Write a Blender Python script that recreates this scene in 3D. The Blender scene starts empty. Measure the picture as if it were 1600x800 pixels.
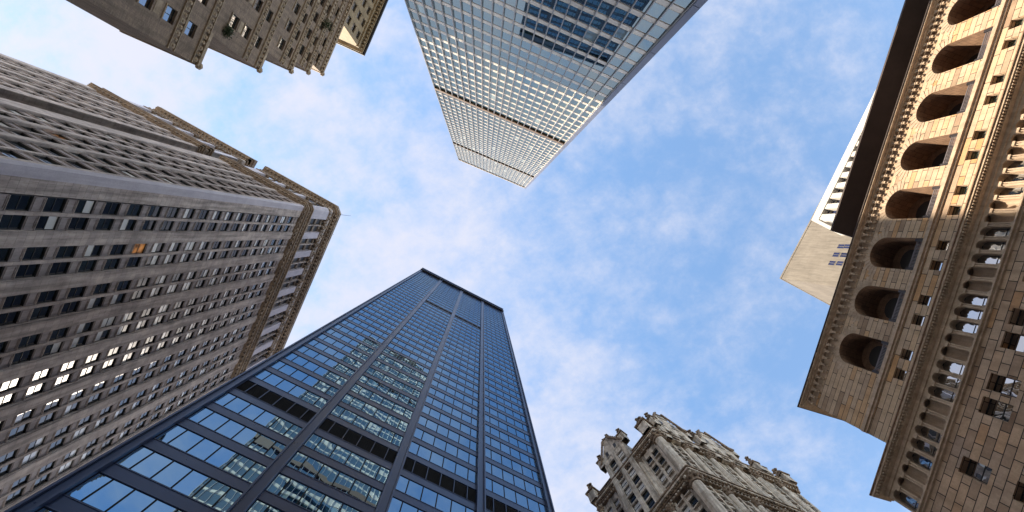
import bpy, math, random
import numpy as np
from mathutils import Vector, Matrix
random.seed(11)
R_ = math.radians
sc = bpy.context.scene
COL = sc.collection

# ------------------------------------------------------------------ camera
F = 820.0                                   # focal length in photo pixels (1600 wide)
ZP = (755.0, 364.0)                         # where the plumb lines meet
zc = np.array([ZP[0]-800, ZP[1]-400, F]); zc = zc/np.linalg.norm(zc)
xa = np.array([1, 0, 0.]); xa = xa-xa.dot(zc)*zc; xa = xa/np.linalg.norm(xa)
ya = np.cross(zc, xa)
RM = np.array([xa, ya, zc])
CAMP = np.array([0, 0, 1.7])
cam = bpy.data.cameras.new('camera'); camo = bpy.data.objects.new('camera', cam); COL.objects.link(camo)
cam.sensor_width = 36; cam.lens = 36*F/1600; cam.clip_end = 12000; cam.clip_start = 0.05
m = Matrix.Identity(4)
for i in range(3):
    m[i][0] = RM[i][0]; m[i][1] = -RM[i][1]; m[i][2] = -RM[i][2]; m[i][3] = CAMP[i]
camo.matrix_world = m
sc.camera = camo

# ------------------------------------------------------------------ light
SUN_DIR = Vector((-0.978, 0.208, 0.0)).normalized()       # horizontal direction towards the sun
SUN_EL = R_(48.5)
sd = Vector((SUN_DIR.x*math.cos(SUN_EL), SUN_DIR.y*math.cos(SUN_EL), math.sin(SUN_EL)))
sun = bpy.data.lights.new('sun', 'SUN'); sun.energy = 5.0; sun.angle = R_(0.8); sun.color = (1, 0.84, 0.64)
suno = bpy.data.objects.new('sun', sun); COL.objects.link(suno)
suno.rotation_euler = sd.to_track_quat('Z', 'Y').to_euler()

W = bpy.data.worlds.new('World'); sc.world = W; W.use_nodes = True
nt = W.node_tree; nt.nodes.clear()
def N(nt, typ, **kw):
    n = nt.nodes.new(typ)
    for k, v in kw.items():
        if k.startswith('i_'):
            n.inputs[k[2:].replace('_', ' ')].default_value = v
        else: setattr(n, k, v)
    return n
out = N(nt, 'ShaderNodeOutputWorld'); bg = N(nt, 'ShaderNodeBackground'); bg.inputs['Strength'].default_value = 0.10
sky = N(nt, 'ShaderNodeTexSky', sky_type='NISHITA'); sky.sun_disc = False
sky.sun_elevation = SUN_EL; sky.sun_rotation = math.atan2(SUN_DIR.x, SUN_DIR.y)
sky.air_density = 1.0; sky.dust_density = 0.2; sky.ozone_density = 2.0
tc = N(nt, 'ShaderNodeTexCoord'); sep = N(nt, 'ShaderNodeSeparateXYZ')
nt.links.new(tc.outputs['Generated'], sep.inputs[0])
def math_(nt, op, a, b=None, clamp=False):
    n = nt.nodes.new('ShaderNodeMath'); n.operation = op; n.use_clamp = clamp
    for i, v in enumerate((a, b)):
        if v is None: continue
        if isinstance(v, (int, float)): n.inputs[i].default_value = v
        else: nt.links.new(v, n.inputs[i])
    return n.outputs[0]
zz = math_(nt, 'MAXIMUM', sep.outputs['Z'], 0.12)
cx = math_(nt, 'DIVIDE', sep.outputs['X'], zz); cy = math_(nt, 'DIVIDE', sep.outputs['Y'], zz)
cmb = N(nt, 'ShaderNodeCombineXYZ'); nt.links.new(cx, cmb.inputs[0]); nt.links.new(cy, cmb.inputs[1])
mp = N(nt, 'ShaderNodeMapping'); mp.inputs['Rotation'].default_value = (0, 0, R_(28)); mp.inputs['Scale'].default_value = (1.0, 1.15, 1)
mp.inputs['Location'].default_value = (3.1, 1.7, 0)
nt.links.new(cmb.outputs[0], mp.inputs[0])
def noise(nt, vec, scale, detail=8, rough=0.55, dist=0.0):
    n = nt.nodes.new('ShaderNodeTexNoise'); n.inputs['Scale'].default_value = scale
    n.inputs['Detail'].default_value = detail; n.inputs['Roughness'].default_value = rough; n.inputs['Distortion'].default_value = dist
    if vec is not None: nt.links.new(vec, n.inputs['Vector'])
    return n.outputs['Fac']
n1 = noise(nt, mp.outputs[0], 1.6, 3, 0.5, 0.3)
n2 = noise(nt, mp.outputs[0], 6.0, 10, 0.62, 0.15)
n3 = noise(nt, mp.outputs[0], 19.0, 8, 0.65, 0.1)
s = math_(nt, 'ADD', math_(nt, 'MULTIPLY', n1, 0.9), math_(nt, 'MULTIPLY', n2, 1.0))
s = math_(nt, 'ADD', s, math_(nt, 'MULTIPLY', n3, 0.5))
# more cloud towards the sun side of the sky, clearer away from it
g = math_(nt, 'MULTIPLY', cx, -0.34)
g2 = math_(nt, 'MULTIPLY', cy, 0.17)
s = math_(nt, 'ADD', s, math_(nt, 'ADD', g, g2))
mr = N(nt, 'ShaderNodeMapRange'); mr.interpolation_type = 'SMOOTHSTEP'
mr.inputs['From Min'].default_value = 0.80; mr.inputs['From Max'].default_value = 1.58
mr.inputs['To Min'].default_value = 0.20; mr.inputs['To Max'].default_value = 0.97
nt.links.new(s, mr.inputs['Value'])
mix = N(nt, 'ShaderNodeMix', data_type='RGBA')
nt.links.new(mr.outputs[0], mix.inputs['Factor'])
tint = N(nt, 'ShaderNodeMix', data_type='RGBA', blend_type='MULTIPLY'); tint.inputs['Factor'].default_value = 1
nt.links.new(sky.outputs[0], tint.inputs['A']); tint.inputs['B'].default_value = (0.66, 1.22, 1.38, 1)
nt.links.new(tint.outputs['Result'], mix.inputs['A'])
mix.inputs['B'].default_value = (3.3, 3.35, 3.85, 1)
# warm haze glow added low over the horizon, out of view, to fill shaded walls
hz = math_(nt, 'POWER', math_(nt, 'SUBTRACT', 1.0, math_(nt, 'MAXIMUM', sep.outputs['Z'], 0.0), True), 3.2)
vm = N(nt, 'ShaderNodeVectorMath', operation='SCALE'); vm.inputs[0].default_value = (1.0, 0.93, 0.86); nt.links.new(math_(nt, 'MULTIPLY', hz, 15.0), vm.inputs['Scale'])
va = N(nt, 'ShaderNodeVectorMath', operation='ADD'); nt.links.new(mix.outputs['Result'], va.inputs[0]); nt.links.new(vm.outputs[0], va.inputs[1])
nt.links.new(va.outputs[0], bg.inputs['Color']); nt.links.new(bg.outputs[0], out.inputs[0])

vs = sc.view_settings; vs.view_transform = 'Standard'; vs.look = 'None'; vs.gamma = 1; vs.use_curve_mapping = False
vs.exposure = 1.35
sc.render.engine = 'CYCLES'
sc.cycles.max_bounces = 8; sc.cycles.glossy_bounces = 4; sc.cycles.diffuse_bounces = 4

# ------------------------------------------------------------------ materials
def new_mat(name):
    mt = bpy.data.materials.new(name); mt.use_nodes = True; t = mt.node_tree
    return mt, t, t.nodes['Principled BSDF']
def uvn(t):
    return N(t, 'ShaderNodeUVMap').outputs[0]
def objc(t): return N(t, 'ShaderNodeTexCoord').outputs['Object']
def ramp(t, fac, stops):
    r = t.nodes.new('ShaderNodeValToRGB'); e = r.color_ramp.elements
    e[0].position = stops[0][0]; e[0].color = (*stops[0][1], 1); e[1].position = stops[-1][0]; e[1].color = (*stops[-1][1], 1)
    for p, c in stops[1:-1]:
        x = e.new(p); x.color = (*c, 1)
    t.links.new(fac, r.inputs[0]); return r.outputs[0]
def mixc(t, f, a, b, mode='MIX'):
    n = N(t, 'ShaderNodeMix', data_type='RGBA', blend_type=mode)
    for s_, v in (('Factor', f), ('A', a), ('B', b)):
        if isinstance(v, (int, float)): n.inputs[s_].default_value = v
        elif isinstance(v, tuple): n.inputs[s_].default_value = (*v, 1)
        else: t.links.new(v, n.inputs[s_])
    return n.outputs['Result']
def bump(t, h, strength, dist, prev=None):
    b = t.nodes.new('ShaderNodeBump'); b.inputs['Strength'].default_value = strength; b.inputs['Distance'].default_value = dist
    t.links.new(h, b.inputs['Height'])
    if prev is not None: t.links.new(prev, b.inputs['Normal'])
    return b.outputs[0]
def stone(name, c1, c2, rough=0.85, nscale=0.35, brick=None, bstops=None, bmp=0.3, fine=6.0, streak=0.25):
    mt, t, p = new_mat(name); o = objc(t); u = uvn(t)
    col = ramp(t, noise(t, o, nscale, 9, 0.65, 0.3), [(0.3, c1), (0.7, c2)])
    # rain streaks: noise stretched down the wall
    mpn = t.nodes.new('ShaderNodeMapping'); mpn.inputs['Scale'].default_value = (1.4, 1.4, 0.09); t.links.new(o, mpn.inputs[0])
    st = noise(t, mpn.outputs[0], 1.2, 6, 0.6)
    stc = ramp(t, st, [(0.35, (1-streak,)*3), (0.6, (1.0, 1.0, 1.0))])
    col = mixc(t, 1.0, col, stc, 'MULTIPLY')
    nf = noise(t, o, fine, 8, 0.7)
    col = mixc(t, 0.35, col, ramp(t, nf, [(0.25, (0.55,)*3), (0.75, (1.35,)*3)]), 'MULTIPLY')
    nr = bump(t, nf, bmp, 0.05)
    if brick:
        bw, bh, mo, off = brick
        b = t.nodes.new('ShaderNodeTexBrick'); b.offset = off; b.inputs['Scale'].default_value = 1
        b.inputs['Brick Width'].default_value = bw; b.inputs['Row Height'].default_value = bh
        b.inputs['Mortar Size'].default_value = mo; b.inputs['Mortar Smooth'].default_value = 0.25; b.inputs['Bias'].default_value = 0
        b.inputs['Color1'].default_value = (0, 0, 0, 1); b.inputs['Color2'].default_value = (1, 1, 1, 1); b.inputs['Mortar'].default_value = (0.5, 0.5, 0.5, 1)
        t.links.new(u, b.inputs['Vector'])
        col = mixc(t, 1.0, col, ramp(t, b.outputs['Color'], bstops), 'MULTIPLY')
        col = mixc(t, b.outputs['Fac'], col, (0.035, 0.026, 0.02))  # joints darkened: the shade of the grooves put into the colour
        inv = math_(t, 'SUBTRACT', 1.0, b.outputs['Fac'])
        nr = bump(t, inv, 0.9, 0.06, nr)
    t.links.new(col, p.inputs['Base Color']); p.inputs['Roughness'].default_value = rough
    t.links.new(nr, p.inputs['Normal'])
    return mt
def paint(name, c, rough=0.4, metal=0.0, var=0.15, nscale=0.5):
    mt, t, p = new_mat(name); o = objc(t)
    nf = noise(t, o, nscale, 8, 0.65)
    col = mixc(t, 1.0, c, ramp(t, nf, [(0.3, (1-var,)*3), (0.7, (1+var*0.5,)*3)]), 'MULTIPLY')
    t.links.new(col, p.inputs['Base Color']); p.inputs['Metallic'].default_value = metal
    t.links.new(math_(t, 'ADD', math_(t, 'MULTIPLY', nf, 0.3), rough-0.15), p.inputs['Roughness'])
    return mt
def glass(name, tintc, inner, ior=1.9, wave=0.02, wscale=0.25, rough=0.0, face=0.25, innervar=0.6, blind=None, blindfrac=0.0):
    """opaque window glass: clear mirror reflection over a dim room, blinds and painted-in brightness in some panes"""
    mt, t, p = new_mat(name); t.nodes.remove(p); o = objc(t)
    at = t.nodes.new('ShaderNodeAttribute'); at.attribute_name = 'rnd'
    rr = N(t, 'ShaderNodeSeparateColor'); t.links.new(at.outputs['Color'], rr.inputs[0])
    dif = t.nodes.new('ShaderNodeBsdfDiffuse'); gl = t.nodes.new('ShaderNodeBsdfGlossy'); gl.inputs['Roughness'].default_value = rough
    gl.inputs['Color'].default_value = (*tintc, 1)
    ic = mixc(t, rr.outputs[0], tuple(c*(1-innervar) for c in inner), tuple(c*(1+innervar) for c in inner))
    if blind:
        gt = math_(t, 'GREATER_THAN', rr.outputs[1], 1-blindfrac)
        ic = mixc(t, gt, ic, blind)
    t.links.new(ic, dif.inputs['Color'])
    # each pane bows and tilts a little on its own
    va = N(t, 'ShaderNodeVectorMath', operation='MULTIPLY_ADD'); t.links.new(at.outputs['Color'], va.inputs[0])
    va.inputs[1].default_value = (37, 37, 37); t.links.new(o, va.inputs[2])
    w = noise(t, va.outputs[0], wscale, 2, 0.4)
    nb = bump(t, w, 1.0, wave)
    t.links.new(nb, gl.inputs['Normal'])
    fr = t.nodes.new('ShaderNodeFresnel'); fr.inputs['IOR'].default_value = ior
    fac = math_(t, 'MAXIMUM', fr.outputs[0], face)
    ms = t.nodes.new('ShaderNodeMixShader'); t.links.new(fac, ms.inputs[0]); t.links.new(dif.outputs[0], ms.inputs[1]); t.links.new(gl.outputs[0], ms.inputs[2])
    t.links.new(ms.outputs[0], t.nodes['Material Output'].inputs[0])
    return mt
def lit(name, c, strength):
    mt, t, p = new_mat(name); o = objc(t)
    nf = noise(t, o, 0.9, 2, 0.5)
    p.inputs['Base Color'].default_value = (0.05, 0.03, 0.02, 1); p.inputs['Roughness'].default_value = 0.1
    p.inputs['Emission Color'].default_value = (*c, 1)
    t.links.new(math_(t, 'MULTIPLY', math_(t, 'SUBTRACT', nf, 0.36, True), strength*5), p.inputs['Emission Strength'])
    return mt

M = {}
M['alu'] = paint('pale_aluminium', (0.80, 0.73, 0.62), 0.38, 0.35, 0.12)
M['alu_dark'] = paint('shadow_gap', (0.045, 0.045, 0.05), 0.5)
M['fin'] = paint('mullion_steel', (0.40, 0.38, 0.37), 0.4, 0.5, 0.1)
M['brown'] = paint('bronze_louvre', (0.14, 0.085, 0.05), 0.6)
M['corner_steel'] = paint('blue_grey_cladding', (0.16, 0.18, 0.25), 0.4, 0.3)
M['glass_green'] = glass('grey_green_glass', (0.68, 0.80, 0.79), (0.012, 0.03, 0.035), 2.6, 0.003, 0.35, face=0.4, blind=(0.28, 0.34, 0.33), blindfrac=0.03)
M['navy'] = paint('navy_painted_steel', (0.013, 0.026, 0.078), 0.32, 0.1, 0.25, 0.25)
M['navy_edge'] = paint('navy_steel_flange', (0.03, 0.045, 0.10), 0.35, 0.2, 0.2, 0.3)
M['glass_blue'] = glass('blue_glass', (0.46, 0.74, 1.0), (0.004, 0.008, 0.03), 5.0, 0.022, 0.22, face=0.12)
M['black'] = paint('black_louvre', (0.003, 0.003, 0.004), 0.95)
M['granite'] = stone('grey_granite', (0.30, 0.262, 0.255), (0.54, 0.485, 0.465), bmp=0.8, fine=2.2, streak=0.45, brick=(2.2, 1.05, 0.008, 0.5), bstops=[(0, (0.86,)*3), (1, (1.1, 1.08, 1.05))])
M['granite_smooth'] = stone('smooth_granite', (0.37, 0.35, 0.41), (0.47, 0.45, 0.50), rough=0.6, bmp=0.15, streak=0.15)
M['spandrel'] = stone('cast_spandrel', (0.25, 0.225, 0.235), (0.37, 0.335, 0.34), bmp=0.4, streak=0.3)
M['terracotta'] = stone('brown_terracotta', (0.16, 0.125, 0.10), (0.34, 0.275, 0.215), bmp=0.5, streak=0.35)
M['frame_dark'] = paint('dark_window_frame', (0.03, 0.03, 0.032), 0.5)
M['glass_room'] = glass('room_glass', (0.92, 0.95, 1.0), (0.012, 0.02, 0.022), 2.3, 0.006, 0.4, face=0.2, blind=(0.78, 0.80, 0.80), blindfrac=0.5)
M['lit_orange'] = lit('lit_room_glass', (1.0, 0.42, 0.12), 0.11)
M['brick_brown'] = stone('brown_brick', (0.25, 0.19, 0.145), (0.37, 0.285, 0.22), bmp=0.5, fine=9, streak=0.3, brick=(0.6, 0.2, 0.006, 0.5), bstops=[(0, (0.82, 0.8, 0.8)), (1, (1.12, 1.1, 1.05))])
M['quoin'] = stone('carved_tan_stone', (0.28, 0.21, 0.14), (0.50, 0.40, 0.29), nscale=1.4, bmp=0.8, streak=0.2)
M['yellow_stone'] = stone('yellow_limestone', (0.30, 0.235, 0.145), (0.42, 0.335, 0.215), bmp=0.3, streak=0.25)
M['gothic'] = stone('pale_gothic_limestone', (0.40, 0.325, 0.25), (0.82, 0.76, 0.67), nscale=0.9, bmp=0.6, streak=0.6)
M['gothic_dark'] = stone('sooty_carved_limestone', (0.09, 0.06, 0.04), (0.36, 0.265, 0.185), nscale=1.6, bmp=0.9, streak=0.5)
M['slate'] = paint('dark_slate', (0.022, 0.026, 0.035), 0.5)
BST = [(0.0, (0.45, 0.36, 0.30)), (0.12, (0.78, 0.70, 0.64)), (0.35, (0.98, 0.94, 0.92)), (0.6, (1.12, 1.08, 1.04)), (0.86, (1.06, 0.95, 0.84)), (0.95, (1.0, 0.72, 0.45)), (0.96, (0.80, 0.80, 0.86)), (1.0, (0.9, 0.9, 0.95))]
M['block_big'] = stone('big_sandstone_blocks', (0.46, 0.335, 0.235), (0.61, 0.465, 0.345), nscale=0.8, bmp=0.5, streak=0.2, brick=(1.75, 0.82, 0.04, 0.47), bstops=BST)
M['block'] = stone('sandstone_courses', (0.50, 0.375, 0.265), (0.64, 0.50, 0.37), nscale=0.8, bmp=0.4, streak=0.15, brick=(2.9, 0.70, 0.036, 0.43), bstops=[(0.0, (0.62, 0.55, 0.50)), (0.25, (0.98, 0.95, 0.92)), (0.8, (1.08, 1.02, 0.92)), (1.0, (1.0, 0.74, 0.46))])
M['sand'] = stone('plain_sandstone', (0.46, 0.34, 0.24), (0.62, 0.485, 0.36), nscale=0.9, bmp=0.35, streak=0.25)
M['sand_brown'] = stone('shade_brown_sandstone', (0.25, 0.15, 0.095), (0.36, 0.225, 0.145), bmp=0.3, streak=0.2, brick=(0.9, 0.55, 0.012, 0.5), bstops=[(0, (0.85,)*3), (1, (1.1,)*3)])  # brown of shaded, bounce-lit arch recesses put into the stone colour
M['attic'] = paint('dark_attic_soffit', (0.075, 0.055, 0.05), 0.8, 0, 0.4, 0.15)
M['iron'] = paint('wrought_iron', (0.05, 0.045, 0.05), 0.5, 0.5)
M['iron_light'] = paint('grey_painted_iron', (0.22, 0.2, 0.22), 0.5, 0.3)
M['verdigris'] = glass('green_tinted_glass', (0.80, 0.9, 1.0), (0.01, 0.05, 0.045), 1.9, 0.006, 0.4, face=0.28)
M['sky_glass'] = glass('clear_mirror_glass', (0.93, 0.95, 1.0), (0.02, 0.03, 0.03), 2.6, 0.010, 0.5, face=0.5)
M['concrete'] = stone('tan_concrete', (0.14, 0.12, 0.095), (0.21, 0.185, 0.15), nscale=0.12, bmp=0.2, streak=0.3)
M['white_panel'] = stone('white_precast', (0.50, 0.475, 0.43), (0.60, 0.575, 0.53), bmp=0.1, streak=0.15)
M['roof'] = paint('grey_roof', (0.12, 0.12, 0.12), 0.9)
M['asphalt'] = stone('asphalt', (0.04, 0.04, 0.042), (0.06, 0.06, 0.06), bmp=0.5, fine=20, streak=0)
M['pave'] = stone('pavement_concrete', (0.22, 0.21, 0.2), (0.30, 0.29, 0.27), bmp=0.3, streak=0, brick=(1.5, 1.5, 0.01, 0), bstops=[(0, (0.92,)*3), (1, (1.06,)*3)])
M['leaf'] = paint('dark_leaves', (0.035, 0.07, 0.025), 0.6, 0, 0.5, 4)
M['city'] = stone('pale_city_ground', (0.24, 0.22, 0.19), (0.34, 0.31, 0.27), bmp=0.2, streak=0, nscale=0.02)
M['white_line'] = paint('road_paint', (0.7, 0.7, 0.68), 0.6)

# ------------------------------------------------------------------ mesh builder
class Fr:
    """facade frame: u along the wall, z up, d outwards"""
    def __init__(s, P, t, n): s.P = np.array([P[0], P[1], 0.]); t = np.array([t[0], t[1], 0.]); s.t = t/np.linalg.norm(t); n = np.array([n[0], n[1], 0.]); s.n = n/np.linalg.norm(n)
    def p(s, u, z, d=0.): return s.P+s.t*u+s.n*d+np.array([0, 0, z])
WF = Fr((0, 0), (1, 0), (0, 1))
class MB:
    def __init__(s): s.v = []; s.f = []; s.m = []; s.uv = []; s.r = []; s.mats = []; s.idx = {}
    def mi(s, mat):
        if mat not in s.idx: s.idx[mat] = len(s.mats); s.mats.append(mat)
        return s.idx[mat]
    def poly(s, pts, nrm, mat, uv, rnd=None):
        pts = [np.array(q, float) for q in pts]
        c = np.zeros(3)
        for i in range(len(pts)):
            a, b = pts[i], pts[(i+1) % len(pts)]; c += np.cross(a-pts[0], b-pts[0])
        uv = list(uv)
        if nrm is not None and c.dot(nrm) < 0: pts = pts[::-1]; uv = uv[::-1]
        k = len(s.v); s.v += [tuple(q) for q in pts]; s.f.append(tuple(range(k, k+len(pts)))); s.m.append(s.mi(mat)); s.uv.append(uv)
        s.r.append(rnd or (random.random(), random.random(), random.random()))
    def box(s, fr, u0, u1, z0, z1, d0, d1, mat, faces='FLRTB', rnd=None):
        P = fr.p; t, n = fr.t, fr.n; z = np.array([0, 0, 1.])
        if 'F' in faces: s.poly([P(u0, z0, d1), P(u1, z0, d1), P(u1, z1, d1), P(u0, z1, d1)], n, mat, [(u0, z0), (u1, z0), (u1, z1), (u0, z1)], rnd)
        if 'K' in faces: s.poly([P(u0, z0, d0), P(u1, z0, d0), P(u1, z1, d0), P(u0, z1, d0)], -n, mat, [(u0, z0), (u1, z0), (u1, z1), (u0, z1)], rnd)
        if 'L' in faces: s.poly([P(u0, z0, d0), P(u0, z0, d1), P(u0, z1, d1), P(u0, z1, d0)], -t, mat, [(d0+.37, z0), (d1+.37, z0), (d1+.37, z1), (d0+.37, z1)], rnd)
        if 'R' in faces: s.poly([P(u1, z0, d0), P(u1, z0, d1), P(u1, z1, d1), P(u1, z1, d0)], t, mat, [(d0+.37, z0), (d1+.37, z0), (d1+.37, z1), (d0+.37, z1)], rnd)
        if 'T' in faces: s.poly([P(u0, z1, d0), P(u1, z1, d0), P(u1, z1, d1), P(u0, z1, d1)], z, mat, [(u0, d0+.2), (u1, d0+.2), (u1, d1+.2), (u0, d1+.2)], rnd)
        if 'B' in faces: s.poly([P(u0, z0, d0), P(u1, z0, d0), P(u1, z0, d1), P(u0, z0, d1)], -z, mat, [(u0, d0+.2), (u1, d0+.2), (u1, d1+.2), (u0, d1+.2)], rnd)
    def prism(s, pts, z0, z1, mat, top=None, bottom=True):
        n = len(pts); c = np.mean(np.array(pts), axis=0); L = 0
        for i in range(n):
            a, b = pts[i], pts[(i+1) % n]; l = math.hypot(b[0]-a[0], b[1]-a[1]); mid = np.array([(a[0]+b[0])/2-c[0], (a[1]+b[1])/2-c[1]])
            nn = np.array([b[1]-a[1], a[0]-b[0], 0.])
            if nn[:2].dot(mid) < 0: nn = -nn
            s.poly([(a[0], a[1], z0), (b[0], b[1], z0), (b[0], b[1], z1), (a[0], a[1], z1)], nn, mat, [(L, z0), (L+l, z0), (L+l, z1), (L, z1)]); L += l
        s.poly([(q[0], q[1], z1) for q in pts], np.array([0, 0, 1.]), top or mat, [tuple(q) for q in pts])
        if bottom: s.poly([(q[0], q[1], z0) for q in pts], np.array([0, 0, -1.]), mat, [tuple(q) for q in pts])
    def cyl(s, a, b, r0, r1, mat, seg=8, cap=True):
        a = np.array(a, float); b = np.array(b, float); ax = b-a; L = np.linalg.norm(ax); ax = ax/L
        x = np.cross(ax, [0, 0, 1.]) if abs(ax[2]) < 0.9 else np.cross(ax, [1., 0, 0]); x = x/np.linalg.norm(x); y = np.cross(ax, x)
        A = [a+(x*math.cos(2*math.pi*i/seg)+y*math.sin(2*math.pi*i/seg))*r0 for i in range(seg)]
        B = [b+(x*math.cos(2*math.pi*i/seg)+y*math.sin(2*math.pi*i/seg))*r1 for i in range(seg)]
        for i in range(seg):
            j = (i+1) % seg; w = 2*math.pi*max(r0, r1)/seg; nn = A[i]+A[j]-2*a
            if r0 < 1e-4: nn = B[i]+B[j]-2*b
            s.poly([A[i], A[j], B[j], B[i]], nn, mat, [(i*w, 0), (i*w+w, 0), (i*w+w, L), (i*w, L)])
        if cap:
            s.poly(B, ax, mat, [(q[0], q[1]) for q in B]); s.poly(A, -ax, mat, [(q[0], q[1]) for q in A])
    def knob(s, c, r, mat, seg=6):
        c = np.array(c, float)
        rings = [(-1, .25), (-.55, .85), (.1, 1.0), (.65, .75), (1, .15)]
        for (h0, k0), (h1, k1) in zip(rings[:-1], rings[1:]):
            s.cyl(c+np.array([0, 0, h0*r]), c+np.array([0, 0, h1*r]), r*k0, r*k1, mat, seg, False)
    def build(s, name, parent=None, smooth=False):
        me = bpy.data.meshes.new(name); base = np.array(parent_world(parent)) if parent else np.zeros(3)
        me.from_pydata([tuple(np.array(q)-base) for q in s.v], [], s.f)
        for mt in s.mats: me.materials.append(M[mt])
        me.polygons.foreach_set('material_index', s.m)
        ul = me.uv_layers.new(name='UVMap'); ul.data.foreach_set('uv', [c for f in s.uv for q in f for c in q])
        ca = me.color_attributes.new(name='rnd', type='FLOAT_COLOR', domain='CORNER')
        ca.data.foreach_set('color', [c for f, r in zip(s.f, s.r) for _ in f for c in (*r, 1.0)])
        if smooth: me.polygons.foreach_set('use_smooth', [True]*len(s.f))
        me.update()
        o = bpy.data.objects.new(name, me); COL.objects.link(o)
        if parent: o.parent = parent
        return o
BASE = {}
def parent_world(o):
    while o.parent: o = o.parent
    return BASE.get(o.name, (0, 0, 0))
def thing(name, label, cat, loc, group=None):
    o = bpy.data.objects.new(name, None); COL.objects.link(o); o.location = loc; BASE[o.name] = tuple(loc)
    o['label'] = label; o['category'] = cat
    if group: o['group'] = group
    o.empty_display_size = 1
    return o
def struct(name, mb):
    o = mb.build(name); o['kind'] = 'structure'; return o

# ---- windows: the hundred of each building that show largest become parts, the rest one part
WINS = []       # (root, partname, frame, u0,u1,z0,z1,d, style)
def win(root, fr, u0, u1, z0, z1, d, style, name='window'): WINS.append((root, name, fr, u0, u1, z0, z1, d, style))
STY = {}        # style -> function(mbframe, mbpane, fr,u0,u1,z0,z1,d)
def pxl(P):
    v = RM.T @ (np.array(P)-CAMP)
    return (800+F*v[0]/v[2], 400+F*v[1]/v[2]) if v[2] > 0.1 else (-9999, -9999)
def frame_bars(mb, fr, u0, u1, z0, z1, d, mat, w=0.07, dp=0.07, vert=(), horiz=()):
    mb.box(fr, u0, u0+w, z0, z1, d, d+dp, mat, 'FR'); mb.box(fr, u1-w, u1, z0, z1, d, d+dp, mat, 'FL')
    mb.box(fr, u0+w, u1-w, z0, z0+w, d, d+dp, mat, 'FT'); mb.box(fr, u0+w, u1-w, z1-w, z1, d, d+dp, mat, 'FB')
    for q in vert: mb.box(fr, q-w/2, q+w/2, z0+w, z1-w, d, d+dp*0.9, mat, 'FLR')
    for q in horiz: mb.box(fr, u0+w, u1-w, q-w/2, q+w/2, d, d+dp*0.8, mat, 'FTB')
def pane(mb, fr, u0, u1, z0, z1, d, mat): mb.box(fr, u0, u1, z0, z1, d-0.05, d+0.004, mat, 'F')
def flush_windows():
    groups = {}
    for w in WINS: groups.setdefault((w[0].name, w[1]), []).append(w)
    dg = bpy.context.evaluated_depsgraph_get(); dg.update()
    for (rn, name), ws in groups.items():
        sc_ = []
        for w in ws:
            _, _, fr, u0, u1, z0, z1, d, st = w
            q = [pxl(fr.p(u, z, d)) for u, z in ((u0, z0), (u1, z0), (u1, z1), (u0, z1))]
            cxm = sum(a[0] for a in q)/4; cym = sum(a[1] for a in q)/4
            area = 0
            if -12 < cxm < 1612 and -12 < cym < 812:
                area = abs(sum(q[i][0]*q[(i+1) % 4][1]-q[(i+1) % 4][0]*q[i][1] for i in range(4)))/2
                P = fr.p((u0+u1)/2, z0+(z1-z0)*.35, d+0.02); dr = P-CAMP; L = np.linalg.norm(dr)
                hit, loc, *_ = sc.ray_cast(dg, Vector(CAMP), Vector(dr/L), distance=L-1.5)
                if hit: area *= 0.001
            sc_.append(area)
        order = sorted(range(len(ws)), key=lambda i: -sc_[i])
        root = ws[0][0]
        rest_f = MB()
        for k, i in enumerate(order):
            _, _, fr, u0, u1, z0, z1, d, st = ws[i]
            if k < 100 and sc_[i] > 0.5:
                a, b = MB(), MB(); STY[st](a, b, fr, u0, u1, z0, z1, d)
                if a.f:
                    wo = a.build(name, root); b.build('pane', wo)
                else: b.build(name, root)
            else: STY[st](rest_f, rest_f, fr, u0, u1, z0, z1, d)
        if rest_f.f:
            o = rest_f.build(name, root); o['kind'] = 'stuff'

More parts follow.
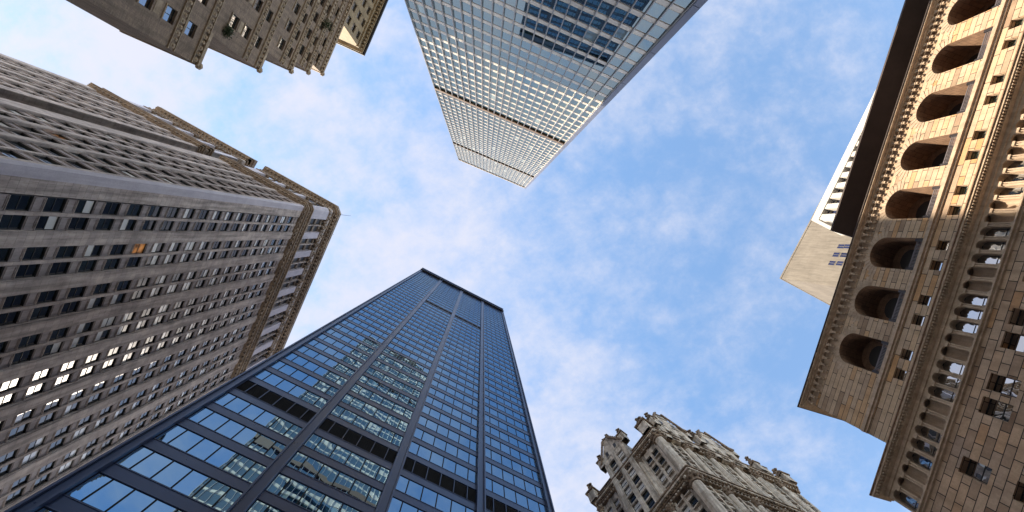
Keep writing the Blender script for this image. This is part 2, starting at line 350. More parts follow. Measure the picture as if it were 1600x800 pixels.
def arch_wall(mb, fr, u0, u1, z0, z1, cu, hw, zb, zs, d, depth, mat, inmat, seg=14, sill=True, front=True):
    P = fr.p; n = fr.n; t = fr.t
    arc = [(cu-hw*math.cos(math.pi*i/seg), zs+hw*math.sin(math.pi*i/seg)) for i in range(seg+1)]
    if front:
        def q(pts): mb.poly([P(a, b, d) for a, b in pts], n, mat, pts)
        if zb > z0: q([(u0, z0), (u1, z0), (u1, zb), (u0, zb)])
        q([(u0, zb), (cu-hw, zb), (cu-hw, zs), (u0, zs)]); q([(cu+hw, zb), (u1, zb), (u1, zs), (cu+hw, zs)])
        h = seg//2
        # side parts up to the crown, then the strip above
        zt = zs+hw
        for i in range(seg):
            a, b = arc[i], arc[i+1]
            e = u0 if i < h else u1
            q([a, b, (e, b[1]), (e, a[1])])
        if z1 > zt: q([(u0, zt), (u1, zt), (u1, z1), (u0, z1)])
    Z = np.array([0, 0, 1.]); L = 0
    mb.poly([P(cu-hw, zb, d), P(cu-hw, zs, d), P(cu-hw, zs, d-depth), P(cu-hw, zb, d-depth)], t, inmat, [(0, zb), (0, zs), (depth, zs), (depth, zb)])
    mb.poly([P(cu+hw, zb, d), P(cu+hw, zs, d), P(cu+hw, zs, d-depth), P(cu+hw, zb, d-depth)], -t, inmat, [(0, zb), (0, zs), (depth, zs), (depth, zb)])
    if sill: mb.poly([P(cu-hw, zb, d), P(cu+hw, zb, d), P(cu+hw, zb, d-depth), P(cu-hw, zb, d-depth)], Z, inmat, [(0, 0), (2*hw, 0), (2*hw, depth), (0, depth)])
    for i in range(seg):
        a, b = arc[i], arc[i+1]; l = math.hypot(b[0]-a[0], b[1]-a[1]); mid = ((a[0]+b[0])/2-cu, (a[1]+b[1])/2-zs)
        mb.poly([P(*a, d), P(*b, d), P(*b, d-depth), P(*a, d-depth)], -(t*mid[0]+Z*mid[1]), inmat, [(0, zs+L), (0, zs+L+l), (depth, zs+L+l), (depth, zs+L)]); L += l

def world_pt(px, py, h):
    v = RM @ np.array([px-800, py-400, F]); return CAMP+v*(h-1.7)/v[2]
def face(pa, pb, h):
    A = world_pt(*pa, h); B = world_pt(*pb, h); t = (B-A)/np.linalg.norm(B-A); n = np.array([t[1], -t[0], 0])
    if n.dot(CAMP-A) < 0: n = -n
    return Fr(A, t, n), float(np.linalg.norm((B-A)[:2]))

# ------------------------------------------------------------------ ground
g = MB(); g.poly([(-3000, -3000, 0), (3000, -3000, 0), (3000, 3000, 0), (-3000, 3000, 0)], np.array([0, 0, 1.]), 'city', [(-3000, -3000), (3000, -3000), (3000, 3000), (-3000, 3000)])
struct('ground', g)
def strip(name, a, b, w, z, mat):
    a = np.array(a, float); b = np.array(b, float); d = (b-a)/np.linalg.norm(b-a); n = np.array([-d[1], d[0]])*w/2
    q = [a-n, b-n, b+n, a+n]; m_ = MB(); m_.poly([(p[0], p[1], z) for p in q], np.array([0, 0, 1.]), mat, [tuple(p) for p in q]); struct(name, m_)
strip('road', (-75, -30), (60, 40), 9, 0.004, 'asphalt')
strip('road', (14, -70), (-34, 62), 8, 0.008, 'asphalt')
strip('road_marking', (-75, -30), (-20, -1.5), 0.15, 0.012, 'white_line')
g = MB(); g.prism([(4, -14), (22, -5), (15, 12), (-2, 3)], 0.016, 0.14, 'pave', bottom=False); struct('pavement', g)

# ================================================================== 1  glass tower with silver mullions (top of the photo)
def glass_tower():
    fr, Wd = face((717, 250), (818, 293), 248)
    root = thing('glass_tower', 'tall glass office tower with silver mullions and two thin brown bands across it', 'skyscraper', tuple(fr.p(Wd/2, 0, 0)))
    Wd = 33.0
    H = 248.0
    b = MB(); b.box(fr, 0.1, Wd-0.1+0.6, 0, H-1.5, -34, -0.45, 'alu_dark', 'FKLRTB'); b.build('core_wall', root)
    # pale floor bands with dark gaps, rows every 3.93 m
    pitch = 3.93; z0 = 52.16-12*pitch
    k = 0
    while True:
        zc_ = z0+k*pitch
        if zc_ > H-4: break
        mb = MB()
        if abs(zc_-126.8) < pitch/2:
            mb.box(fr, 0, Wd, zc_-1.0, zc_+0.55, -0.45, 0.21, 'brown', 'FTBLR'); nm = 'louvre_band'
            zb0, zb1 = zc_-1.0, zc_+0.6
        elif abs(zc_-201.5) < pitch/2:
            mb.box(fr, 0, Wd, zc_-0.25, zc_+0.25, -0.45, 0.205, 'brown', 'FTBLR'); nm = 'louvre_band'; zb0, zb1 = zc_-.4, zc_+.4
        else:
            mb.box(fr, 0, Wd, zc_-0.48, zc_+0.48, -0.45, -0.12, 'alu', 'FTBLR'); nm = 'spandrel'
            mb.box(fr, 0, Wd, zc_-0.66, zc_-0.58, -0.45, -0.16, 'alu', 'FTB')
            mb.box(fr, 0, Wd, zc_+0.58, zc_+0.66, -0.45, -0.16, 'alu', 'FTB')
            zb0, zb1 = zc_-.66, zc_+.66
        mb.build(nm, root)
        nb = zc_+pitch
        for i in range(22):
            u0 = i*1.5+0.07; u1 = (i+1)*1.5-0.07
            lo = zb1+0.05; hi = min(nb-0.72, H-3.2)
            win(root, fr, u0, u1, lo, hi, -0.17, 'curtain_green')
        k += 1
    top = MB(); top.box(fr, 0, Wd+0.7, H-3.0, H-0.9, -0.6, -0.4, 'alu_dark', 'FB'); top.box(fr, -0.1, Wd+0.8, H-0.9, H, -34, 0.12, 'alu', 'FKLRTB'); top.build('parapet', root)
    for i in range(23):
        mb = MB(); u = i*1.5
        mb.box(fr, u-0.055, u+0.055, 6, H-0.9, -0.4, 0.2, 'fin', 'FLR'); mb.build('mullion', root)
    mb = MB()
    for j in range(20):
        za = j*12.4; mb.box(fr, Wd+0.06, Wd+0.78, za+0.05, za+12.35, -1.2, 0.34, 'corner_steel', 'FLRTB')
    mb.box(fr, Wd+0.1, Wd+0.72, 0, H-1, -1.2, 0.28, 'alu_dark', 'FR')
    mb.build('corner_column', root)
    rf = MB(); rf.box(fr, 4, Wd-4, H, H+5, -30, -8, 'roof', 'FKLRTB'); rf.build('roof_plant_room', root)
def st_green(a, b, fr, u0, u1, z0, z1, d):
    e = 0.020*(z1-z0); P = fr.p                    # the panes lean out a little at the top
    b.poly([P(u0, z0, d), P(u1, z0, d), P(u1, z1, d+e), P(u0, z1, d+e)], fr.n, 'glass_green', [(u0, z0), (u1, z0), (u1, z1), (u0, z1)])
STY['curtain_green'] = st_green
glass_tower()

# ================================================================== 2  dark blue steel tower (bottom centre)
def blue_tower():
    fr, Wd = face((660, 420), (785, 484), 190)
    root = thing('steel_tower', 'dark navy steel tower with blue mirror glass reflecting the silver tower', 'skyscraper', tuple(fr.p(Wd/2, 0, 0)))
    H = 190.0
    b = MB(); b.box(fr, 0.15, Wd-0.15, 0, H-1, -46, -0.6, 'navy', 'FKLRTB'); b.build('core_wall', root)
    pw = 0.86
    cs = [0.35, 8.0, 16.05, 24.1, Wd-0.35]
    for i, c in enumerate(cs):
        mb = MB(); w = pw if 0 < i < 4 else 0.7
        mb.box(fr, c-w/2, c+w/2, 0, H-5.6, -0.6, 0.12, 'navy', 'FLR')
        mb.box(fr, c-w/2, c-w/2+0.13, 0, H-5.6, 0.12, 0.30, 'navy_edge', 'FLR')
        mb.box(fr, c+w/2-0.13, c+w/2, 0, H-5.6, 0.12, 0.30, 'navy_edge', 'FLR')
        mb.build('column', root)
    pitch = 3.63
    for k in range(-17, 32):
        zt = 71.04+k*pitch; gh = 2.38
        mb = MB(); mb.box(fr, 0.1, Wd-0.1, zt, zt+pitch-gh, -0.6, 0.0, 'navy', 'FTBLR')
        mb.box(fr, 0.1, Wd-0.1, zt+0.04, zt+0.12, 0.0, 0.03, 'navy_edge', 'FTB'); mb.box(fr, 0.1, Wd-0.1, zt+pitch-gh-0.12, zt+pitch-gh-0.04, 0.0, 0.03, 'navy_edge', 'FTB')
        mb.build('spandrel', root)
        for bay in range(4):
            lo = cs[bay]+(0.35 if bay == 0 else pw/2); hi = cs[bay+1]-(0.35 if bay == 3 else pw/2)
            lv = k == -6 or (k == 17 and bay in (1, 2))
            n = 6; e = 0.68; unit = (hi-lo)/(n-2+2*e); xs = [lo, lo+unit*e]
            for _ in range(n-2): xs.append(xs[-1]+unit)
            xs.append(hi)
            for j in range(n): win(root, fr, xs[j]+0.02, xs[j+1]-0.02, zt-gh, zt, -0.04, 'louvre_black' if lv else 'pane_blue')
    mb = MB(); mb.box(fr, 0, Wd, H-5.6, H-1.2, -0.6, 0.25, 'navy', 'FTBLR'); mb.box(fr, -0.1, Wd+0.1, H-1.2, H, -46, 0.5, 'navy_edge', 'FKLRTB')
    mb.box(fr, -0.05, Wd+0.05, H-6.0, H-5.6, -0.5, 0.6, 'black', 'FTBLR'); mb.build('parapet', root)
def st_blue(a, b, fr, u0, u1, z0, z1, d):
    a.box(fr, u0-0.02, u0+0.03, z0, z1, d, d+0.03, 'black', 'FR'); a.box(fr, u1-0.03, u1+0.02, z0, z1, d, d+0.03, 'black', 'FL')
    a.box(fr, u0-0.02, u1+0.02, z0, z0+0.04, d, d+0.03, 'black', 'FTB')
    b.box(fr, u0+0.03, u1-0.03, z0+0.03, z1, d-0.1, d+0.01, 'glass_blue', 'F')
def st_black(a, b, fr, u0, u1, z0, z1, d):
    a.box(fr, u0-0.03, u0+0.03, z0, z1, d, d+0.1, 'navy_edge', 'FLR')
    b.box(fr, u0+0.03, u1-0.02, z0, z1, d-0.4, d-0.02, 'black', 'F')
    q = z0+0.1
    while q < z1-0.1:
        b.box(fr, u0+0.04, u1, q, q+0.09, d-0.05, d+0.03, 'black', 'FTB'); q += 0.22
STY['pane_blue'] = st_blue; STY['louvre_black'] = st_black
blue_tower()

# ================================================================== 3  grey granite office building with light court (left)
def granite_building():
    fm, _ = face((535, 331), (447, 537), 164)
    C0 = fm.P.copy()
    fs = Fr(C0, (-.87, -.493), (.493, -.87))
    root = thing('granite_building', 'huge grey granite office building in two wings with brown cornices along its top', 'building', (C0[0], C0[1], 0))
    H = 164; LM = 62.0; ZA, ZB = 131.2, 153.0
    nt_ = -fm.n; ns = -fs.n
    def pt(u, d): q = fs.p(u, 0, d); return (q[0], q[1])
    def pm(u, d): q = fm.p(u, 0, d); return (q[0], q[1])
    # bodies (behind the outer stone skin)
    E_ = 0.9
    mb = MB(); mb.prism([pm(1.2, -E_), pm(LM, -E_), pm(LM, -26), pt(22.0, -E_-0.5), pt(1.2, -E_)], 0, 160, 'frame_dark', 'roof'); mb.build('inner_wall', root)
    mb = MB(); mb.prism([pt(28.6, -E_), pt(55.8, -E_), pt(55.8, -60), pt(28.6, -60)], 0, 160, 'frame_dark', 'roof'); mb.build('inner_wall', root)
    # ---- corner pier: smooth chamfer strip and rough strips
    def corner_prism(z0, z1, o, mat):
        mb2.prism([pm(0.55, o), pm(2.95, o), pm(2.95, -E_), pt(1.2, -E_), pt(1.2, o), pt(0.55, o)], z0, z1, mat)
    mb2 = MB(); corner_prism(0, ZA-1.2, 0, 'granite')
    mb2.build('corner_pier', root)
    mb = MB(); a = np.array(pm(0.15, 0.06)); b_ = np.array(pm(1.25, 0.06)); c_ = np.array(pt(0.5, 0.06)); 
    mb.prism([tuple(a), tuple(b_), pm(1.25, -0.3), pt(0.5, -0.3), tuple(c_)], 0, ZA-1.2, 'granite_smooth'); mb.build('corner_strip', root)
    pitch = 4.15; wz0 = 53.4; wh = 2.75
    def facade(fr, pairs, piers, uend, zbot, ztop):
        """piers full height, spandrels between, windows recessed"""
        for (p0, p1) in piers:
            mb = MB(); mb.box(fr, p0, p1, 0, ztop, -E_, 0, 'granite', 'FLR')
            mb.box(fr, p0+0.18, p1-0.18, 0, ztop, 0, 0.07, 'granite', 'FLR') if p1-p0 > 1.1 else None
            mb.build('pier', root)
        mb = MB()
        k0 = int((zbot-wz0)/pitch)-1; k1 = int((ztop-wz0)/pitch)
        for (a0, a1) in pairs:
            mid = (a0+a1)/2
            mb.box(fr, mid-0.2, mid+0.2, 0, ztop, -E_, -0.12, 'granite', 'FLR')
            for (w0, w1) in ((a0, mid-0.2), (mid+0.2, a1)):
                mb.box(fr, w0, w1, 0, wz0+k0*pitch, -E_, -0.3, 'spandrel', 'F')
                for k in range(k0, k1+1):
                    zb_ = wz0+k*pitch
                    if zb_+wh > ztop: mb.box(fr, w0, w1, zb_, ztop, -E_, -0.22, 'spandrel', 'FB'); continue
                    win(root, fr, w0, w1, zb_, zb_+wh, -0.42, 'room')
                    mb.box(fr, w0, w1, zb_+wh-0.06, zb_+wh, -E_, -0.27, 'frame_dark', 'BF')  # dark strip under the head stands in for the recess shade
                    z2 = min(zb_+pitch, ztop)
                    mb.box(fr, w0, w1, zb_+wh, z2, -E_, -0.24, 'spandrel', 'FTB')
                    if z2-zb_-wh > 1:
                        for (q0, q1, q2, q3) in ((w0+.1, w0+.2, zb_+wh+.12, z2-.12), (w1-.2, w1-.1, zb_+wh+.12, z2-.12), (w0+.2, w1-.2, zb_+wh+.12, zb_+wh+.22), (w0+.2, w1-.2, z2-.22, z2-.12)):
                            mb.box(fr, q0, q1, q2, q3, -.24, -.17, 'spandrel', 'FLRTB')
                        mb.box(fr, w0+0.02, w1-0.02, z2-0.09, z2, -.24, -.1, 'granite', 'FTB')
        mb.build('wall', root)
    # main facade
    pr = []; pi = []
    u = 3.14
    while u < LM-4:
        pr.append((u, u+3.65)); pi.append((u+3.65, u+5.44)); u += 5.44
    facade(fm, pr, pi, LM, 46, ZA-1.2)
    sp = [(1.2+6.15*i+(.9 if i else 0), 7.0+6.15*i) for i in range(3)]; si = [(7.0+6.15*i, 8.25+6.15*i) for i in range(2)]+[(19.3, 22.4)]
    facade(fs, sp, si, 22.4, 46, ZA-1.2)
    sp2 = [(29.7+6.3*i, 34.6+6.3*i) for i in range(4)]; si2 = [(27.6, 29.7)]+[(34.6+6.3*i, 36+6.3*i) for i in range(3)]+[(53.5, 56)]
    facade(fs, sp2, si2, 56, 46, ZA-1.2)
    # court end wall of the far wing: faces the light court
    fc = Fr(fs.p(27.6, 0, 0), -fs.n, -fs.t)
    mb = MB(); mb.box(fc, 0, 4.2, 0, 157, -1.0, 0.0, 'granite', 'FL')
    mb.box(fc, 5.6, 30, 0, 157, -1.0, 0.0, 'granite', 'FL')
    for k in range(9, 27):
        zb_ = wz0+(k-11)*pitch
        if zb_+pitch > 157: break
        mb.box(fc, 4.2, 5.6, zb_+wh, zb_+pitch, -1.0, -0.1, 'spandrel', 'FTB'); win(root, fc, 4.2, 5.6, zb_, zb_+wh, -0.6, 'room')
    mb.build('court_wall', root)
    # ---- lower double cornice, attic storeys, main cornice
    def ring(mb, z0, z1, o, mat, inset=0.3):
        """band that follows both wings, projecting o"""
        mb.prism([pm(0.3, o), pm(LM, o), pm(LM, -inset), pm(0.9, -inset), pt(0.9, -inset), pt(22.4+o*0.6, -inset), pt(22.4+o*0.6, o), pt(0.3, o)], z0, z1, mat)
        mb.box(fs, 27.6-o*0.6, 56+o*0.6, z0, z1, -inset, o, mat, 'FLRTBK')
        mb.box(fc, -o, 22, z0, z1, -inset, o*0.8, mat, 'FTBR')
    def dentils(mb, z0, z1, o0, o1, step, w, mat):
        u = 1.0
        while u < LM-1: mb.box(fm, u, u+w, z0, z1, o0, o1, mat, 'FLRB'); u += step
        for a0, a1 in ((1.0, 22.0), (28.2, 55.5)):
            u = a0
            while u < a1: mb.box(fs, u, u+w, z0, z1, o0, o1, mat, 'FLRB'); u += step
        u = 0.6
        while u < 14: mb.box(fc, u, u+w, z0, z1, o0*0.8, o1*0.8, mat, 'FLRB'); u += step
    mb = MB(); ring(mb, ZA-1.3, ZA-0.7, 0.28, 'terracotta'); ring(mb, ZA-0.7, ZA-0.1, 0.65, 'terracotta'); ring(mb, ZA-0.1, ZA+0.35, 1.0, 'terracotta')
    dentils(mb, ZA-1.25, ZA-0.75, 0.28, 0.6, 1.1, 0.5, 'terracotta')
    mb.build('lower_cornice', root)
    mb = MB(); ring(mb, ZA+0.35, ZA+3.2, 0.05, 'terracotta'); 
    u = 3.4
    while u < LM-3: mb.box(fm, u, u+3.1, ZA+0.8, ZA+2.8, 0.05, 0.14, 'granite', 'FLRTB'); u += 5.44
    mb.build('frieze', root)
    mb = MB(); ring(mb, ZA+3.2, ZA+3.7, 0.5, 'terracotta'); ring(mb, ZA+3.7, ZA+4.2, 0.85, 'terracotta'); dentils(mb, ZA+2.75, ZA+3.2, 0.05, 0.42, 0.9, 0.42, 'terracotta'); mb.build('lower_cornice', root)
    # attic: big openings between pale piers
    Z0 = ZA+4.2; Z1 = 151.0
    def attic(fr, openings, piers):
        for (p0, p1) in piers:
            mb = MB(); mb.box(fr, p0, p1, Z0, Z1, -E_, 0.1, 'granite_smooth', 'FLR')
            mb.box(fr, p0-0.12, p1+0.12, Z1-1.0, Z1, -E_, 0.32, 'terracotta', 'FLRB'); mb.box(fr, p0-0.1, p1+0.1, Z0, Z0+0.7, -E_, 0.25, 'granite', 'FLRT')
            mb.build('attic_pier', root)
        mb = MB()
        for (a0, a1) in openings:
            mid = (a0+a1)/2
            mb.box(fr, mid-0.16, mid+0.16, Z0, Z1, -1.2, -0.55, 'granite', 'FLR')
            mb.cyl(fr.p(mid, Z0+0.3, -0.3), fr.p(mid, Z1-0.4, -0.3), 0.2, 0.17, 'granite', 8, False)
            for j in range(3):
                z_ = Z0+0.8+j*4.9
                for (w0, w1) in ((a0, mid-0.16), (mid+0.16, a1)):
                    if z_+3.6 < Z1+.2: win(root, fr, w0, w1, z_, z_+3.5, -1.0, 'room')
                    mb.box(fr, w0, w1, z_+3.5, min(z_+4.9, Z1), -1.2, -0.6, 'terracotta', 'FTB')
                mb.box(fr, a0, a1, z_-0.8, z_, -1.2, -0.6, 'terracotta', 'FTB') if j == 0 else None
            # console ornament at the window head
            for q in (a0+0.5, mid, a1-0.5): mb.box(fr, q-0.2, q+0.2, Z1-0.9, Z1, -0.55, 0.2, 'terracotta', 'FLRB')
        mb.build('attic_wall', root)
    attic(fm, pr, pi); attic(fs, sp, si); attic(fs, sp2, si2)
    mb2 = MB(); corner_prism(Z0, Z1, 0.1, 'granite_smooth'); mb2.build('attic_pier', root)
    mb = MB()
    ring(mb, Z1, Z1+1.0, 0.25, 'terracotta'); ring(mb, Z1+1.0, Z1+3.4, 0.1, 'granite'); ring(mb, Z1+3.4, Z1+3.9, 0.5, 'terracotta')
    dentils(mb, Z1+3.9, Z1+4.6, 0.3, 0.95, 1.15, 0.5, 'terracotta'); dentils(mb, Z1+0.3, Z1+0.9, 0.25, 0.5, 0.9, 0.4, 'terracotta')
    ring(mb, Z1+3.9, Z1+4.6, 0.3, 'terracotta'); ring(mb, Z1+4.6, Z1+5.3, 1.15, 'terracotta'); ring(mb, Z1+5.3, Z1+7.2, 1.45, 'terracotta')
    u = 2.5
    while u < LM-2: 
        mb.knob(fm.p(u, Z1+2.1, 0.15), 0.5, 'terracotta'); u += 2.72
    mb.build('main_cornice', root)
    mb = MB(); q = fm.p(0.6, Z1+6.2, 1.3); mb.cyl(q, q+np.array([3.1, 0.35, 0.9]), 0.06, 0.03, 'iron'); q = fm.p(6.5, Z1+5, 1.4); mb.cyl(q, q+fm.n*0.9, 0.05, 0.04, 'iron'); mb.build('flag_bracket', root)
def st_room(a, b, fr, u0, u1, z0, z1, d):
    frame_bars(a, fr, u0, u1, z0, z1, d, 'frame_dark', 0.07, 0.08, (), ((z0+z1)/2+0.05,))
    mat = 'glass_room'
    if z0 < 80 and random.random() < 0.05: mat = 'lit_orange'
    zm = (z0+z1)/2+0.05; r1 = random.random(); r2 = random.random()
    b.box(fr, u0+.06, u1-.06, z0+.06, zm, d-0.05, d+0.02, mat, 'F', (r1, r2*min(1, .35+max(0, z0-52)/40), random.random()))  # pale lower panes grow commoner upward: daylight and sky reflection put into colour
    b.box(fr, u0+.06, u1-.06, zm, z1-.06, d-0.05, d-0.02, mat, 'F', (r1*.6, random.random()*.56, random.random()))
STY['room'] = st_room
granite_building()

# ================================================================== 4  brown brick stepped building (top left)
def setback_building():
    A = world_pt(307, 101, 80); t = np.array([.40, -.917, 0]); t /= np.linalg.norm(t); n = np.array([-t[1], t[0], 0])
    if n.dot(CAMP-A) < 0: n = -n
    fr = Fr(A, t, n)
    root = thing('setback_building', 'brown brick building stepping up in five tiers to a yellow stone top', 'building', tuple(fr.p(20, 0, 0)))
    tiers = [(0, 80), (4.75, 96.1), (8.29, 107.4), (10.5, 114.9), (12.51, 121.9)]
    UE = 42; DP = -11
    prevz = 0
    bands = {0: (73.6, 79.2), 1: (90.9, 95.3), 2: (102.9, 106.8), 3: (110.9, 114.2), 4: (118.2, 121.3)}
    rows = [(z, 'a') for z in (49.0, 53.4, 57.8, 62.2, 66.7, 71.2, 75.9)]+[(z, 'b') for z in (80.6, 84.4, 88.5, 92.6)]+[(z, 'c') for z in (97.0, 100.4, 104.3)]+[(108.7, 'd'), (112.3, 'd'), (117.3, 'e')]
    ust = {'a': 3.75, 'b': 8.5, 'c': 11.1, 'd': 13.1, 'e': 14.5}; stp = {'a': 4.75, 'b': 4.75, 'c': 3.5, 'd': 3.5, 'e': 3.5}
    openings = []
    for z, c in rows:
        u = ust[c]
        while u < UE-1.5: openings.append((u-0.95, u+0.95, z-1.15, z+1.15)); u += stp[c]
    for i, (u0, zt) in enumerate(tiers):
        zb = prevz
        mb = MB()
        # wall skin of this tier cut into rows so that the windows sit in real openings
        rr = sorted(set([(o[2], o[3]) for o in openings if o[2] >= zb-0.1 and o[3] <= zt+0.1]))
        z = zb
        for (a, b) in rr:
            mb.box(fr, u0, UE, z, a, -0.6, 0, 'brick_brown', 'FTBL')
            us = sorted([(o[0], o[1]) for o in openings if o[2] == a])
            x = u0
            for (p, q) in us:
                mb.box(fr, x, p, a, b, -0.6, 0, 'brick_brown', 'FLR'); x = q
                win(root, fr, p, q, a, b, -0.42, 'sash')
                mb.box(fr, p-0.1, q+0.1, a-0.22, a, 0, 0.14, 'quoin', 'FLRTB')
                mb.box(fr, p+0.1, q-0.1, b+0.35, b+1.45, 0, 0.06, 'quoin', 'FLRTB') if (i < 2 and b+1.8 < zt and not any(bb-1.6 < b+0.9 < bb+1.6 for bb in bands[i])) else None
            mb.box(fr, x, UE, a, b, -0.6, 0, 'brick_brown', 'FLR'); z = b
        mb.box(fr, u0, UE, z, zt, -0.6, 0, 'brick_brown', 'FTBL')
        mb.box(fr, u0+0.02, UE, zb, zt-0.3, DP+i*0.6, -0.6, 'brick_brown', 'KLTB')
        mb.build('tier_wall', root)
        mb = MB()
        for zz_ in bands[i]:
            mb.box(fr, u0-0.05, UE, zz_-0.75, zz_-0.6, 0, 0.22, 'quoin', 'FLTB'); mb.box(fr, u0-0.05, UE, zz_+0.6, zz_+0.75, 0, 0.22, 'quoin', 'FLTB')
            u = u0+0.3; k = 0
            while u < UE:
                w = 0.42 if k % 2 else 0.6
                mb.box(fr, u, u+w, zz_-0.45, zz_+0.45, 0, 0.2, 'quoin', 'FLRTB'); mb.knob(fr.p(u+w/2, zz_, 0.2), 0.26, 'quoin', 5) if u < 22 else None
                u += w+0.35; k += 1
        mb.build('carved_band', root)
        mb = MB(); mb.box(fr, u0-0.12, UE if i == 4 else tiers[i+1][0]+0.3, zt-0.4, zt+0.3, DP+i*0.6-.1, 0.4, 'quoin', 'FLRTBK')
        mb.knob(fr.p(u0, zt+0.5, 0.1), 0.55, 'quoin'); mb.build('parapet', root)
        prevz = zt
    # yellow stone top storeys
    mb = MB(); u0 = 24.4; ztop = 139.0
    mb.box(fr, u0, u0+1.0, 121, ztop, -0.6, 0, 'yellow_stone', 'FL')
    cols = [(u0+1.0+3.2*i, u0+1.0+3.2*i+1.9) for i in range(5)]
    for i, (p, q) in enumerate(cols):
        mb.box(fr, q, q+1.3, 121, ztop, -0.6, 0, 'yellow_stone', 'FLR')
        for zz_ in (123.5, 128.0, 132.3):
            win(root, fr, p, q, zz_, zz_+2.4, -0.4, 'sash')
            mb.box(fr, p, q, zz_+2.4, zz_+4.5 if zz_ < 132 else ztop, -0.6, -0.06, 'yellow_stone', 'FTB')
        mb.box(fr, p, q, 121, 123.5, -0.6, -0.06, 'yellow_stone', 'FT')
    mb.box(fr, u0+0.05, UE, 121, ztop-0.5, -9, -0.6, 'yellow_stone', 'KLRTB'); mb.build('upper_wall', root)
    mb = MB(); mb.box(fr, u0-0.2, UE, ztop-3.4, ztop-2.9, -0.3, 0.35, 'yellow_stone', 'FLTB'); mb.box(fr, u0-0.6, UE, ztop-0.6, ztop, -9.5, 0.8, 'yellow_stone', 'FLTBK')
    mb.box(fr, u0-0.8, UE, ztop, ztop+0.7, -9.6, 1.3, 'slate', 'FLTBK')
    for i in range(20): mb.box(fr, u0+i*0.9, u0+i*0.9+0.4, ztop-1.4, ztop-0.6, 0, 0.6, 'yellow_stone', 'FLRB')
    mb.build('cornice', root)
    return fr
def st_sash(a, b, fr, u0, u1, z0, z1, d):
    mid = (u0+u1)/2
    frame_bars(a, fr, u0, u1, z0, z1, d, 'frame_dark', 0.08, 0.09, (mid,), ())
    r = (random.random(), random.random(), random.random())
    b.box(fr, u0+.07, mid-.04, z0+.07, z1-.07, d-0.05, d+0.02, 'sky_glass', 'F', r); b.box(fr, mid+.04, u1-.07, z0+.07, z1-.07, d-0.05, d+0.02, 'sky_glass', 'F', r)
STY['sash'] = st_sash
f4 = setback_building()

def shrub(u, z, label, r):
    c = f4.p(u, z, 0.35)
    root = thing('shrub', label, 'shrub', tuple(f4.p(u, z-r, 0.25)), 'shrubs growing on the ledges of the brown building')
    mb = MB(); rng = random.Random(int(u*10))
    for i in range(420):
        q = np.array([rng.gauss(0, .45), rng.gauss(0, .45), rng.gauss(0, .5)])*r; q = c+q-np.array([0, 0, abs(q[0])*.3])
        s_ = 0.09+rng.random()*0.1; a = np.array([rng.gauss(0, 1) for _ in range(3)]); a /= np.linalg.norm(a); b = np.cross(a, [0.3, 0.5, 0.8]); b /= np.linalg.norm(b)
        mb.poly([q-a*s_, q+b*s_*.6, q+a*s_, q-b*s_*.6], None, 'leaf', [(0, 0), (1, 0), (1, 1), (0, 1)])
    mb.build('foliage', root)
    mb = MB(); mb.cyl(f4.p(u, z-r*1.1, -0.05), c, 0.07, 0.04, 'quoin', 6); mb.cyl(c, c+np.array([.3*r, -.2*r, .5*r]), 0.04, 0.02, 'quoin', 5); mb.cyl(c, c+np.array([-.2*r, .3*r, .4*r]), 0.04, 0.02, 'quoin', 5); mb.build('stem', root)

